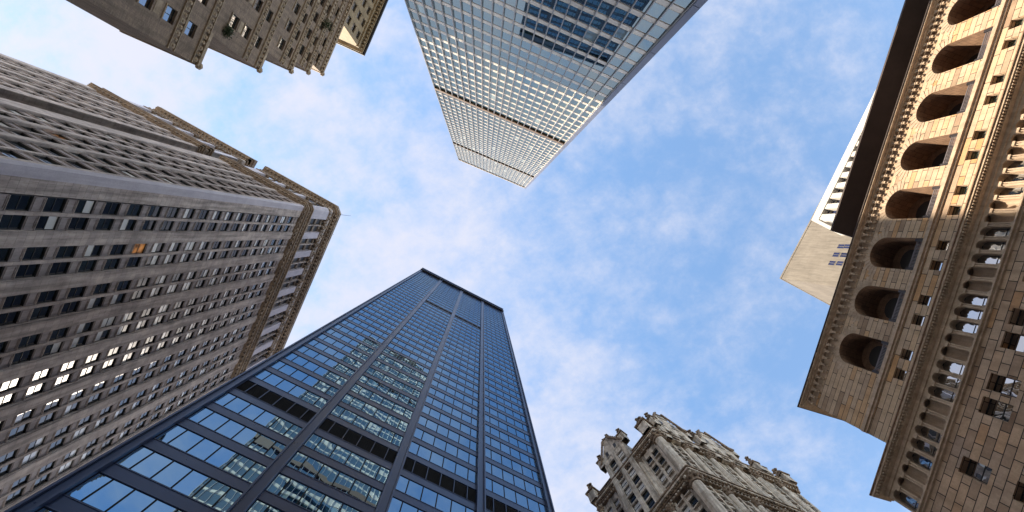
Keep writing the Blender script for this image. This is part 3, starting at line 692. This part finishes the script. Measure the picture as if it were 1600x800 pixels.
# ================================================================== 5  gothic building (bottom right)
def gothic_building():
    A = world_pt(1016, 670, 90)
    fl = Fr(A, (-.61, .79), (-.79, -.61)); frr = Fr(A, (.922, .387), (.387, -.922))
    root = thing('gothic_building', 'pale gothic revival office building with gables, pinnacles and round corner column', 'building', (A[0], A[1], 0))
    LW, RW = 15.6, 27.0; H = 88.0
    def L(u, d): q = fl.p(u, 0, d); return (q[0], q[1])
    def Rr(u, d): q = frr.p(u, 0, d); return (q[0], q[1])
    mb = MB(); far = Rr(RW, -0.8); lf = L(LW-.2, -0.8)
    back = (far[0]+lf[0]-A[0]+2, far[1]+lf[1]-A[1]+2)
    mb.prism([L(0.8, -0.8), lf, back, far, Rr(0.8, -0.8)], 0, H, 'frame_dark', 'slate'); mb.build('inner_wall', root)
    mb = MB(); mb.prism([Rr(2, -2.5), Rr(RW-1, -2.5), back, L(LW-1, -2.5), L(2, -2.5)], H, H+4.5, 'slate'); mb.build('roof', root)
    # --- generic wall of window columns
    ph = 3.1; zrow = [74.6-ph*8+ph*i-1.05 for i in range(13)]
    def wallset(fr, cols, edges, zlo, zhi, cw=1.15, nm='wall'):
        mb = MB(); xs = [edges[0]]
        for c in cols: xs += [c-cw/2, c+cw/2]
        xs.append(edges[1])
        for i in range(0, len(xs), 2): mb.box(fr, xs[i], xs[i+1], zlo, zhi, -0.8, 0, 'gothic', 'FLR')
        for c in cols:
            z = zlo
            for zr in zrow:
                if zr < zlo+0.1 or zr+2.0 > zhi: continue
                mb.box(fr, c-cw/2, c+cw/2, z, zr, -0.8, -0.12, 'gothic', 'FTB'); 
                win(root, fr, c-cw/2, c+cw/2, zr, zr+2.0, -0.45, 'casement'); mb.box(fr, c-cw/2-.05, c+cw/2+.05, zr-.18, zr, -.12, .1, 'gothic', 'FLRTB')
                for q in range(6): mb.box(fr, c-cw/2+.04+q*.19, c-cw/2+.14+q*.19, zr-.5, zr-.2, -.12, -.02, 'gothic_dark', 'FLRTB')
                z = zr+2.0
            mb.box(fr, c-cw/2, c+cw/2, z, zhi, -0.8, -0.12, 'gothic', 'FTB')
        mb.build(nm, root)
    ztop = H-1.6
    cl = [1.95, 3.5, 6.3, 7.8, 9.3, 12.2, 13.9]
    wallset(fl, cl, (0.5, LW), 30, ztop)
    cr = []
    for i in range(6): cr += [1.9+4.45*i, 3.4+4.45*i]
    wallset(frr, [c for c in cr if c < RW-1], (0.5, RW), 30, ztop)
    mb = MB(); mb.box(fl, 0.5, LW, 0, 30, -0.8, 0, 'gothic', 'FR'); mb.box(frr, 0.5, RW, 0, 30, -0.8, 0, 'gothic', 'FR'); mb.box(fl, LW-.3, LW, 0, H, -18, 0, 'gothic', 'R'); mb.build('base_wall', root)
    # --- engaged round columns / buttresses
    def column(fr, u, z0, z1, r, d=0.1, name='column'):
        mb = MB(); mb.cyl(fr.p(u, z0, d), fr.p(u, z1-1.6, d), r, r*0.93, 'gothic', 12, False)
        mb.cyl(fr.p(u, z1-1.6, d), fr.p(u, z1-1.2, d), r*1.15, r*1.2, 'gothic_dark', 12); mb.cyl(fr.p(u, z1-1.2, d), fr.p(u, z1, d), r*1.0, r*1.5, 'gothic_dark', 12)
        for i in range(8):
            a = i*math.pi/4; mb.knob(fr.p(u, z1-0.7, d)+np.array([math.cos(a), math.sin(a), 0])*r*1.3, r*0.33, 'gothic_dark', 5)
            mb.knob(fr.p(u, z1-0.15, d)+np.array([math.cos(a+.4), math.sin(a+.4), 0])*r*1.5, r*0.3, 'gothic', 5)
        mb.cyl(fr.p(u, z0-0.5, d), fr.p(u, z0, d), r*1.2, r*1.1, 'gothic', 12); mb.build(name, root, False)
    for z0, z1 in ((74.0, H-1.4), (44, 71.4)):
        column(fl, 0.1, z0, z1, 0.85, -0.05, 'corner_column')
        for u in (5.0, 10.8, LW-0.3): column(fl, u, z0, z1, 0.42)
        for i in range(1, 6): column(frr, 0.6+4.45*i, z0, z1, 0.5)
    def band(z0, z1, o, mat, nm=None, mb=None):
        m_ = mb or MB(); m_.prism([L(LW, o), L(LW, -.3), L(.4, -.3), Rr(.4, -.3), Rr(RW, -.3), Rr(RW, o), Rr(-o*.6, o), L(-o*.6, o)], z0, z1, mat)
        if nm: m_.build(nm, root)
        return m_
    for zb, k in ((71.4, .8), (H-1.6, .7)):
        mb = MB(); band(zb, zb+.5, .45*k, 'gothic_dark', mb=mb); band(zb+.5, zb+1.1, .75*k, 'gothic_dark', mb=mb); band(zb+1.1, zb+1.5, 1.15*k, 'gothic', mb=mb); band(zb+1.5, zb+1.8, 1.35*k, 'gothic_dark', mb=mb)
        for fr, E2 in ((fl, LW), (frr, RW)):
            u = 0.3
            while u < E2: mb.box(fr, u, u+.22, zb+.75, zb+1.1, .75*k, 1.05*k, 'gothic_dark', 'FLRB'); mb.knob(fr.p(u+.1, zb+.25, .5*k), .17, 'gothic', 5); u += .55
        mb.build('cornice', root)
    # --- parapet blocks, gables and pinnacles
    def pinnacle(fr, u, z0, h, r, d=0.45):
        r *= 1.25
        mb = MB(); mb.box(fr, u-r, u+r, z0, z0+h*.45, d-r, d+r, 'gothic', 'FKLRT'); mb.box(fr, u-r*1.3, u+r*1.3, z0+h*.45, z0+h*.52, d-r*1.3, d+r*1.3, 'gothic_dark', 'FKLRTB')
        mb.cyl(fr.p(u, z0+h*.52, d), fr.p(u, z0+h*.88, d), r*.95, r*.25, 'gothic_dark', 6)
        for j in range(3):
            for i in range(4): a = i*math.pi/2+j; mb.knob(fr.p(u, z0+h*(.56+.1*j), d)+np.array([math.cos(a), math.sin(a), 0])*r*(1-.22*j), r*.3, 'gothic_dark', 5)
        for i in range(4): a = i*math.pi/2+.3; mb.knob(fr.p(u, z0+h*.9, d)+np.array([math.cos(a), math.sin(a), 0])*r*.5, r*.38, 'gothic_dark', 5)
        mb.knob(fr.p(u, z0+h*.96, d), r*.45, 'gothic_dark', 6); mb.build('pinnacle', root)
    def gable(fr, u0, u1, z0, zs, zt, deep):
        mb = MB(); mid = (u0+u1)/2; P = fr.p
        pts = [(u0, z0), (u1, z0), (u1, zs), (mid+.5, zt), (mid-.5, zt), (u0, zs)]
        cols = [mid-(u1-u0)*.2, mid+(u1-u0)*.2]; cw = (u1-u0)*.26
        mb.box(fr, u0, cols[0]-cw/2, z0, zs, -.7, 0.1, 'gothic', 'FLR'); mb.box(fr, cols[0]+cw/2, cols[1]-cw/2, z0, zs, -.7, 0.1, 'gothic', 'FLR'); mb.box(fr, cols[1]+cw/2, u1, z0, zs, -.7, 0.1, 'gothic', 'FLR')
        for c in cols:
            z = z0
            while z+2.6 < zs+.3:
                win(root, fr, c-cw/2, c+cw/2, z+.4, z+2.4, -.35, 'casement'); mb.box(fr, c-cw/2, c+cw/2, z, z+.4, -.7, .0, 'gothic', 'FTB'); z += 2.4
            mb.box(fr, c-cw/2, c+cw/2, z, zs, -.7, 0, 'gothic', 'FTB')
        tri = [(u0, zs), (u1, zs), (mid+.5, zt), (mid-.5, zt)]
        mb.poly([P(a, b, .1) for a, b in tri], fr.n, 'gothic', tri); mb.poly([P(a, b, -.7) for a, b in tri], -fr.n, 'gothic', tri)
        for s_ in (-1, 1):
            a = (u0 if s_ < 0 else u1, zs); b = (mid+.5*s_, zt)
            for (o0, o1, wd, mt) in ((-.3, .0, 0.5, 'gothic_dark'),):
                A1 = P(a[0]+s_*.25, a[1]-.2, .35); B1 = P(b[0]+s_*.1, b[1]+.3, .35); mb.cyl(A1, B1, .24, .2, mt, 5); mb.cyl(A1-fr.n*.6, B1-fr.n*.6, .24, .2, mt, 5)
            for j in range(7):
                f = (j+.5)/7; mb.knob(P(a[0]+(b[0]-a[0])*f+s_*.35, a[1]+(b[1]-a[1])*f+.15, .25), .24, 'gothic_dark', 5)
            # gable roof running back
            mb.poly([P(a[0], a[1], -.2), P(b[0], b[1], -.2), P(b[0], b[1], -deep), P(a[0], a[1], -deep)], fr.t*s_+np.array([0, 0, .5]), 'slate', [(0, 0), (4, 0), (4, deep), (0, deep)])
            mb.box(fr, min(a[0], a[0]-s_*.2), max(a[0], a[0]-s_*.2), z0, zs, -deep, -.7, 'gothic', 'LR')
        mb.box(fr, cols[0]-.3, cols[0]+.3, zs+.4, zs+1.9, .1, .12, 'frame_dark', 'F'); mb.box(fr, cols[1]-.3, cols[1]+.3, zs+.4, zs+1.9, .1, .12, 'frame_dark', 'F')
        mb.build('gable', root)
    fl2 = Fr(fl.p(0, 0, .75), fl.t, fl.n); fr2 = Fr(frr.p(0, 0, .7), frr.t, frr.n)
    gable(fl2, 5.3, 10.7, 73.4, 94.2, 99.6, 8)
    gable(fr2, 1.6, 7.6, H-1.7, 93.4, 99.4, 5); gable(fr2, 10.9, 17.0, H-1.7, 93.4, 99.4, 5)
    mb = MB()
    for fr, rng_ in ((fl, ((1, 5), (10.9, 15.2))), (frr, ((8.1, 10.8), (17.6, 26.6)))):
        for a, b in rng_:
            mb.box(fr, a, b, H+.2, H+1.6, -.5, .2, 'gothic', 'FKLRT'); mb.box(fr, a, b, H+1.6, H+1.9, -.6, .45, 'gothic_dark', 'FKLRTB')
            u = a+.2
            while u < b-.3: mb.box(fr, u, u+.4, H+.5, H+1.3, .2, .28, 'gothic_dark', 'FLRTB'); u += .7
    mb.build('parapet', root)
    # dormers behind the parapet of the left face
    mb = MB(); mb.box(fl, 1.6, 4.6, H+.5, H+4.3, -3.5, -.9, 'slate', 'FKLRT'); mb.build('dormer', root); mb = MB(); mb.box(fl, 11.3, 14.4, H+.5, H+4.3, -3.5, -.9, 'slate', 'FKLRT'); mb.build('dormer', root)
    for (u, z0, h, r) in ((4.9, 93.6, 5.8, .5), (11.0, 93.2, 5.6, .5), (0.5, H+.2, 7.0, .75), (15.3, H+.2, 6.4, .6), (7.5, 98.6, 3.5, .35), (8.5, 98.6, 3.2, .35)): pinnacle(fl, u, z0, h, r)
    for (u, z0, h, r) in ((1.7, 91.5, 6.8, .5), (4.5, 97.5, 3.2, .35), (5.3, 97.5, 3.2, .35), (8.2, 92, 5.5, .42), (10.8, 91.5, 7, .48), (13.6, 97.5, 3.2, .35), (14.6, 97.5, 3.2, .35), (17.6, 92, 5.5, .42), (21.4, H+1, 6.5, .45), (23.0, H+1.2, 5.2, .3), (26.6, H+.4, 6, .6)): pinnacle(frr, u, z0, h, r)
    mb = MB(); mb.cyl(frr.p(19.6, 92, -1), frr.p(19.6, 98.5, -1), .07, .04, 'iron', 5); mb.build('lightning_rod', root); mb = MB(); mb.cyl(frr.p(24.4, 90, -1), frr.p(24.4, 97.0, -1), .07, .04, 'iron', 5); mb.build('lightning_rod', root)
def st_case(a, b, fr, u0, u1, z0, z1, d):
    frame_bars(a, fr, u0, u1, z0, z1, d, 'frame_dark', 0.07, 0.08, (), ((z0+z1)/2,)); pane(b, fr, u0+.05, u1-.05, z0+.05, z1-.05, d, 'glass_room')
STY['casement'] = st_case
gothic_building()

# ================================================================== 6  rusticated sandstone bank (right)
def bank():
    fr, _ = face((1250, 622), (1440, 40), 65)
    root = thing('bank_building', 'sandstone building with a row of deep arches, small arcade and big rusticated blocks', 'building', tuple(fr.p(20, 0, 0)))
    UE = 72.0; P_ = 5.77; U1 = 7.93; n_ar = 11
    zlow = 50.0; zt = 63.2
    ar = [U1+P_*i for i in range(n_ar)]
    body = MB(); body.box(fr, 0.5, UE, 48, zt-.3, -24, -3.2, 'sand', 'FKLRTB'); body.box(fr, 0.02, 6, 48, zt-.3, -24, -1, 'block', 'L'); body.box(fr, -4.4, UE, 0, 48.4, -24, -1.2, 'sand', 'FKRTB'); body.box(fr, -4.5, 0, 0, 49, -24, -.01, 'block_big', 'LT')
    body.build('inner_wall', root)
    # ---- upper wall with arch openings
    mb = MB()
    edges = [0]+[U1-P_/2+P_*i for i in range(0, n_ar+1)]
    mb.box(fr, 0, edges[1], 52.7, 62.0, -1.2, 0, 'block', 'FL')
    for i, c in enumerate(ar):
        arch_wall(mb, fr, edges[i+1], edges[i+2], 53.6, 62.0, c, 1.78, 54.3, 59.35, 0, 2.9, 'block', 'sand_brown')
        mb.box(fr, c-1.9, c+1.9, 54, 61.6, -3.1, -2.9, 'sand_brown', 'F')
    mb.box(fr, edges[-1], UE, 52.7, 62.0, -1.2, 0, 'block', 'F')
    mb.box(fr, 0, UE, 62.0, zt, -1.0, 0, 'sand', 'FL')
    mb.box(fr, edges[1], edges[-1], 52.5, 53.6, -1, 0, 'block', 'F')
    mb.build('upper_wall', root)
    # arch rings with long and short voussoirs
    for c in ar:
        mb = MB(); nv = 15
        for i in range(nv):
            a0 = math.pi*i/nv+0.016; a1 = math.pi*(i+1)/nv-0.016; ro = 1.78+(1.15 if i % 2 else 0.8)
            if i == 7: ro = 1.78+1.3
            q = [(c-1.785*math.cos(a0), 59.35+1.785*math.sin(a0)), (c-ro*math.cos(a0), 59.35+ro*math.sin(a0)), (c-ro*math.cos(a1), 59.35+ro*math.sin(a1)), (c-1.785*math.cos(a1), 59.35+1.785*math.sin(a1))]
            r_ = (random.random(),)*3
            mb.poly([fr.p(x, y, .04) for x, y in q], fr.n, 'sand', q, r_)
            for k in range(4):
                x, y = q[k], q[(k+1) % 4]; md = np.array([(x[0]+y[0])/2-sum(p[0] for p in q)/4, (x[1]+y[1])/2-sum(p[1] for p in q)/4])
                mb.poly([fr.p(*x, .04), fr.p(*y, .04), fr.p(*y, -.02), fr.p(*x, -.02)], fr.t*md[0]+np.array([0, 0, 1.])*md[1], 'sand', [(0, 0), (1, 0), (1, .1), (0, .1)])
        mb.build('arch_surround', root)
        # recessed arched window and lantern
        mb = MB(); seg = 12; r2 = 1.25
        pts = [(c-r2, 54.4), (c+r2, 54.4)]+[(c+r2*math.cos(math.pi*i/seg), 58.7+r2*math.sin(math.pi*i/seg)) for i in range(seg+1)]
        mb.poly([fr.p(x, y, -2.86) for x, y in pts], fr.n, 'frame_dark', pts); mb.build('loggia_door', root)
        # railing
        mb = MB(); w = 1.76
        mb.box(fr, c-w, c+w, 55.28, 55.36, -.32, -.24, 'iron_light', 'FKLRTB'); mb.box(fr, c-w, c+w, 54.42, 54.48, -.31, -.25, 'iron_light', 'FKLRTB'); mb.box(fr, c-w, c+w, 55.05, 55.09, -.3, -.26, 'iron', 'FKLRTB')
        u = c-w+.08
        while u < c+w: mb.box(fr, u, u+.045, 54.48, 55.28, -.3, -.255, 'iron_light', 'FKLR'); u += .155
        for s_ in (-1, 1): mb.box(fr, c+s_*(w-.14)-.14, c+s_*(w-.14)+.14, 54.32, 55.5, -.36, -.1, 'iron', 'FKLRTB')
        mb.build('railing', root)
    # moulding below the arches
    mb = MB(); mb.box(fr, -.02, UE, 53.55, 53.8, 0, .32, 'sand', 'FLTB'); mb.box(fr, -.02, UE, 53.8, 54.2, 0, .16, 'sand', 'FLTB'); mb.box(fr, -.02, UE, 53.3, 53.55, 0, .14, 'sand', 'FLTB'); mb.build('string_course', root)
    # small square windows in pairs
    ops = []
    for c in ar: ops += [c-1.05, c+1.05]
    mb = MB(); x = 0
    for c in ops:
        mb.box(fr, x, c-.52, 51.15, 52.5, -1, 0, 'block', 'FLR'); win(root, fr, c-.52, c+.52, 51.15, 52.5, -.55, 'small_square'); x = c+.52
    mb.box(fr, x, UE, 51.15, 52.5, -1, 0, 'block', 'FLR'); mb.box(fr, 0, UE, 49.6, 51.15, -1, 0, 'block', 'FLT'); mb.box(fr, 0, edges[1], 52.5, 52.7, -1, 0, 'block', 'F')
    mb.box(fr, 0, UE, 52.5, 52.56, -1, -.001, 'block', 'B'); mb.build('attic_wall', root)
    # main cornice with little arched corbel table
    mb = MB(); mb.box(fr, -.6, UE, 63.05, 63.2, -1, .62, 'sand', 'FLTB'); mb.box(fr, -.85, UE, 63.2, 63.4, -24, .95, 'sand', 'FLTBK')
    mb.box(fr, -.95, UE, 63.4, 63.52, -24, 1.06, 'attic', 'FLTBK'); mb.build('main_cornice', root)
    mb = MB(); u = .15
    while u < UE-1:
        arch_wall(mb, fr, u, u+.82, 62.35, 63.05, u+.41, .29, 62.38, 62.68, .4, .4, 'sand', 'sand', 8, False)
        mb.box(fr, u-.13, u+.13, 62.05, 62.35, 0, .36, 'sand', 'FLRB'); mb.box(fr, u-.09, u+.09, 61.75, 62.0, 0, .2, 'sand', 'FLRB')
        u += .82
    mb.build('corbel_table', root)
    # ---- cornice over the lower block
    mb = MB(); mb.box(fr, -4.9, UE, 49.0, 49.25, -1, .55, 'sand', 'FLTB'); mb.box(fr, -5.1, UE, 49.25, 49.5, -1, .95, 'sand', 'FLTB'); mb.box(fr, -5.15, UE, 49.5, 49.63, -1, 1.05, 'sand_brown', 'FLTB')
    u = -4.8
    while u < UE: mb.box(fr, u, u+.16, 49.06, 49.25, .55, .85, 'sand', 'FLRB'); u += .31
    mb.build('lower_cornice', root)
    mb = MB(); mb.box(fr, -4.55, UE, 48.6, 49.0, -1, .12, 'sand', 'FLTB'); mb.build('string_course', root)
    # ---- small arcade, three windows then two blind niches
    k0 = -4; C0 = 12.9; pc = 1.29
    wallm = MB(); z0, z1 = 45.1, 48.6
    cs = [C0+pc*k for k in range(-13, 42)]
    mb = wallm
    mb.box(fr, -4.5, cs[0]-pc/2, z0, z1, -1, 0, 'sand', 'FL')
    blindset = {0, 4}
    for k, c in enumerate(cs):
        kk = (k-13) % 5
        # pattern measured on the photo: blind at 10.4, 11.7, windows 12.9..15.5, blind 16.8, 18.2 ...
        blind = kk in (3, 4)
        arch_wall(mb, fr, c-pc/2, c+pc/2, z0, z1, c, .47, 45.35, 47.85, 0, .75 if not blind else .2, 'sand', 'sand', 10)
        if blind:
            seg = 8
            for i in range(seg):
                a0, a1 = math.pi*i/seg, math.pi*(i+1)/seg
                p0 = (c-.47*math.cos(a0), -.2-.45*math.sin(a0)); p1 = (c-.47*math.cos(a1), -.2-.45*math.sin(a1)); am = (a0+a1)/2
                mb.poly([fr.p(p0[0], 45.35, p0[1]), fr.p(p1[0], 45.35, p1[1]), fr.p(p1[0], 48.33, p1[1]), fr.p(p0[0], 48.33, p0[1])], fr.t*math.cos(am)+fr.n*math.sin(am), 'sand', [(0, 0), (.3, 0), (.3, 3), (0, 3)])
        else:
            win(root, fr, c-.5, c+.5, 45.3, 48.35, -.7, 'arcade')
    mb.build('arcade_wall', root)
    for c in cs:
        mb = MB(); u = c+pc/2
        for s_ in (-.1, .1):
            mb.cyl(fr.p(u+s_, 45.45, .13), fr.p(u+s_, 47.55, .13), .07, .065, 'sand', 7, False)
        mb.box(fr, u-.22, u+.22, 47.55, 47.8, 0, .27, 'sand', 'FLRTB'); mb.box(fr, u-.22, u+.22, 45.2, 45.45, 0, .27, 'sand', 'FLRTB')
        mb.build('colonnette', root)
    mb = MB(); mb.box(fr, -4.6, UE, 44.75, 44.95, -.5, .2, 'sand', 'FLTB'); mb.box(fr, -4.65, UE, 44.95, 45.12, -.5, .42, 'sand', 'FLTB'); mb.build('string_course', root)
    # ---- big block wall with paired windows
    ops = []
    for c in ar[0:1]: pass
    cw = 1.42; cen = [1.4]+[c for b_ in (7.75, 13.5, 19.3, 25.1, 30.8, 36.6) for c in (b_-1.03, b_+1.03)]
    mb = MB()
    zr = [(40.6, 43.15), (36.0, 38.62), (31, 33.6), (26, 28.6), (21, 23.6)]
    ztop = 44.75
    for (a, b) in zr:
        mb.box(fr, -4.5, UE, b, ztop, -1, 0, 'block_big', 'FLB'); x = -4.5
        for c in cen:
            mb.box(fr, x, c-cw/2, a, b, -1, 0, 'block_big', 'FLR'); win(root, fr, c-cw/2, c+cw/2, a, b, -.75, 'bank_window'); x = c+cw/2
        mb.box(fr, x, UE, a, b, -1, 0, 'block_big', 'FLR'); ztop = a
    mb.box(fr, -4.5, UE, 0, ztop, -1, 0, 'block_big', 'FLT'); mb.build('lower_wall', root)
    # ---- set-back attic storey under a dark flat roof
    sl = MB(); s0 = 22.6
    q0 = fr.p(s0, 0, 0)
    sl.box(fr, s0, UE, 71.6, 71.9, -22, -1.44, 'attic', 'FKLRTB'); sl.box(fr, s0+.8, UE, 71.9, 72.7, -21, -3.2, 'attic', 'FKLRT'); sl.build('attic_roof', root)
    sl = MB(); sl.box(fr, s0+1, UE, 63.5, 71.6, -20, -7.0, 'attic', 'FKLR'); sl.build('attic_storey', root)
def st_sq(a, b, fr, u0, u1, z0, z1, d):
    frame_bars(a, fr, u0, u1, z0, z1, d, 'iron', 0.05, 0.05); pane(b, fr, u0+.04, u1-.04, z0+.04, z1-.04, d+.01, 'sky_glass' if u0 < 22 else 'verdigris')
def st_arcade(a, b, fr, u0, u1, z0, z1, d):
    frame_bars(a, fr, u0, u1, z0, z1, d, 'frame_dark', 0.05, 0.06, (), (z0+1.15,)); pane(b, fr, u0+.04, u1-.04, z0+.04, z1-.04, d+.01, 'sky_glass')
def st_bank(a, b, fr, u0, u1, z0, z1, d):
    frame_bars(a, fr, u0, u1, z0, z1, d, 'frame_dark', 0.06, 0.07, (), (z0+1.2,)); pane(b, fr, u0+.04, u1-.04, z0+.04, z1-.04, d+.01, 'sky_glass')
STY['small_square'] = st_sq; STY['arcade'] = st_arcade; STY['bank_window'] = st_bank
bank()

# ================================================================== 7  two towers behind the bank
def concrete_tower():
    fr, _ = face((1219, 435), (1284, 312), 200)
    Wd = float(np.linalg.norm((world_pt(1284, 310, 200)-world_pt(1219, 435, 200))[:2]))
    root = thing('concrete_tower', 'plain tan concrete tower end with six small dark windows behind the sandstone roofline', 'skyscraper', tuple(fr.p(Wd/2, 0, 0)))
    mb = MB(); dp = 30
    mb.box(fr, 0, Wd, 0, 200, -dp, 0, 'concrete', 'FKLRTB'); mb.build('wall', root)
    mb = MB(); mb.box(fr, -.1, Wd+.1, 199.3, 200.3, -dp-.1, .12, 'concrete', 'FKLRTB'); mb.build('parapet', root)
    for (x, y) in ((1314, 385), (1306.5, 398), (1300, 411), (1324, 385), (1318.5, 398.5), (1312, 411.5)):
        v = RM @ np.array([x-800, y-400, F]); k = (fr.P-CAMP).dot(fr.n)/v.dot(fr.n); Q = CAMP+k*v; u = (Q-fr.P).dot(fr.t)
        win(root, fr, u-.9, u+.9, Q[2]-1.6, Q[2]+1.6, .01, 'slit')
def st_slit(a, b, fr, u0, u1, z0, z1, d):
    frame_bars(a, fr, u0, u1, z0, z1, d, 'concrete', 0.12, 0.06, ((u0+u1)/2,)); pane(b, fr, u0+.1, u1-.1, z0+.1, z1-.1, d+.01, 'slit_glass')
M['slit_glass'] = glass('deep_blue_glass', (0.3, 0.4, 0.7), (0.02, 0.025, 0.06), 1.6, 0.005, 0.4, face=0.08)
STY['slit'] = st_slit
concrete_tower()
def slotted_tower():
    H = 150
    fr, _ = face((1269, 343), (1346, 187), H)
    root = thing('slotted_tower', 'white precast tower with deep dark slots between its fins beside the plain tan tower', 'skyscraper', tuple(fr.p(20, 0, 0)))
    Wd = 62
    mb = MB(); mb.box(fr, .5, Wd, 0, H-.5, -9, -1.5, 'concrete', 'FKRTB'); mb.box(fr, .5, 1.5, 0, H-.5, -9, -.9, 'white_panel', 'L'); mb.build('core_wall', root)
    u = 0.; 
    while u < Wd:
        mb = MB(); mb.box(fr, u, u+1.55, 0, H-3.2, -1.6, 0, 'white_panel', 'FLRTB'); mb.build('fin', root); u += 3.3
    u = 1.55; 
    while u < Wd-2:
        z = 60
        while z < H-4: win(root, fr, u, u+1.75, z, min(z+3.0, H-3.2), -1.45, 'slot'); z += 3.9
        u += 3.3
    mb = MB(); mb.box(fr, -.3, Wd, H-3.2, H, -10, .15, 'white_panel', 'FKLRTB'); mb.build('parapet', root)
def st_slot(a, b, fr, u0, u1, z0, z1, d):
    pane(b, fr, u0, u1, z0, z1, d, 'slit_glass'); a.box(fr, u0, u1, z0-.9, z0, d-.1, d+.25, 'concrete', 'FTB')
STY['slot'] = st_slot
slotted_tower()

shrub(6.6, 83.3, 'small dark green shrub on a ledge near the lower step of the brown building', .9)
shrub(20.8, 113.5, 'dark green shrub on the brown wall just below the yellow stone top', 1.3)
flush_windows()
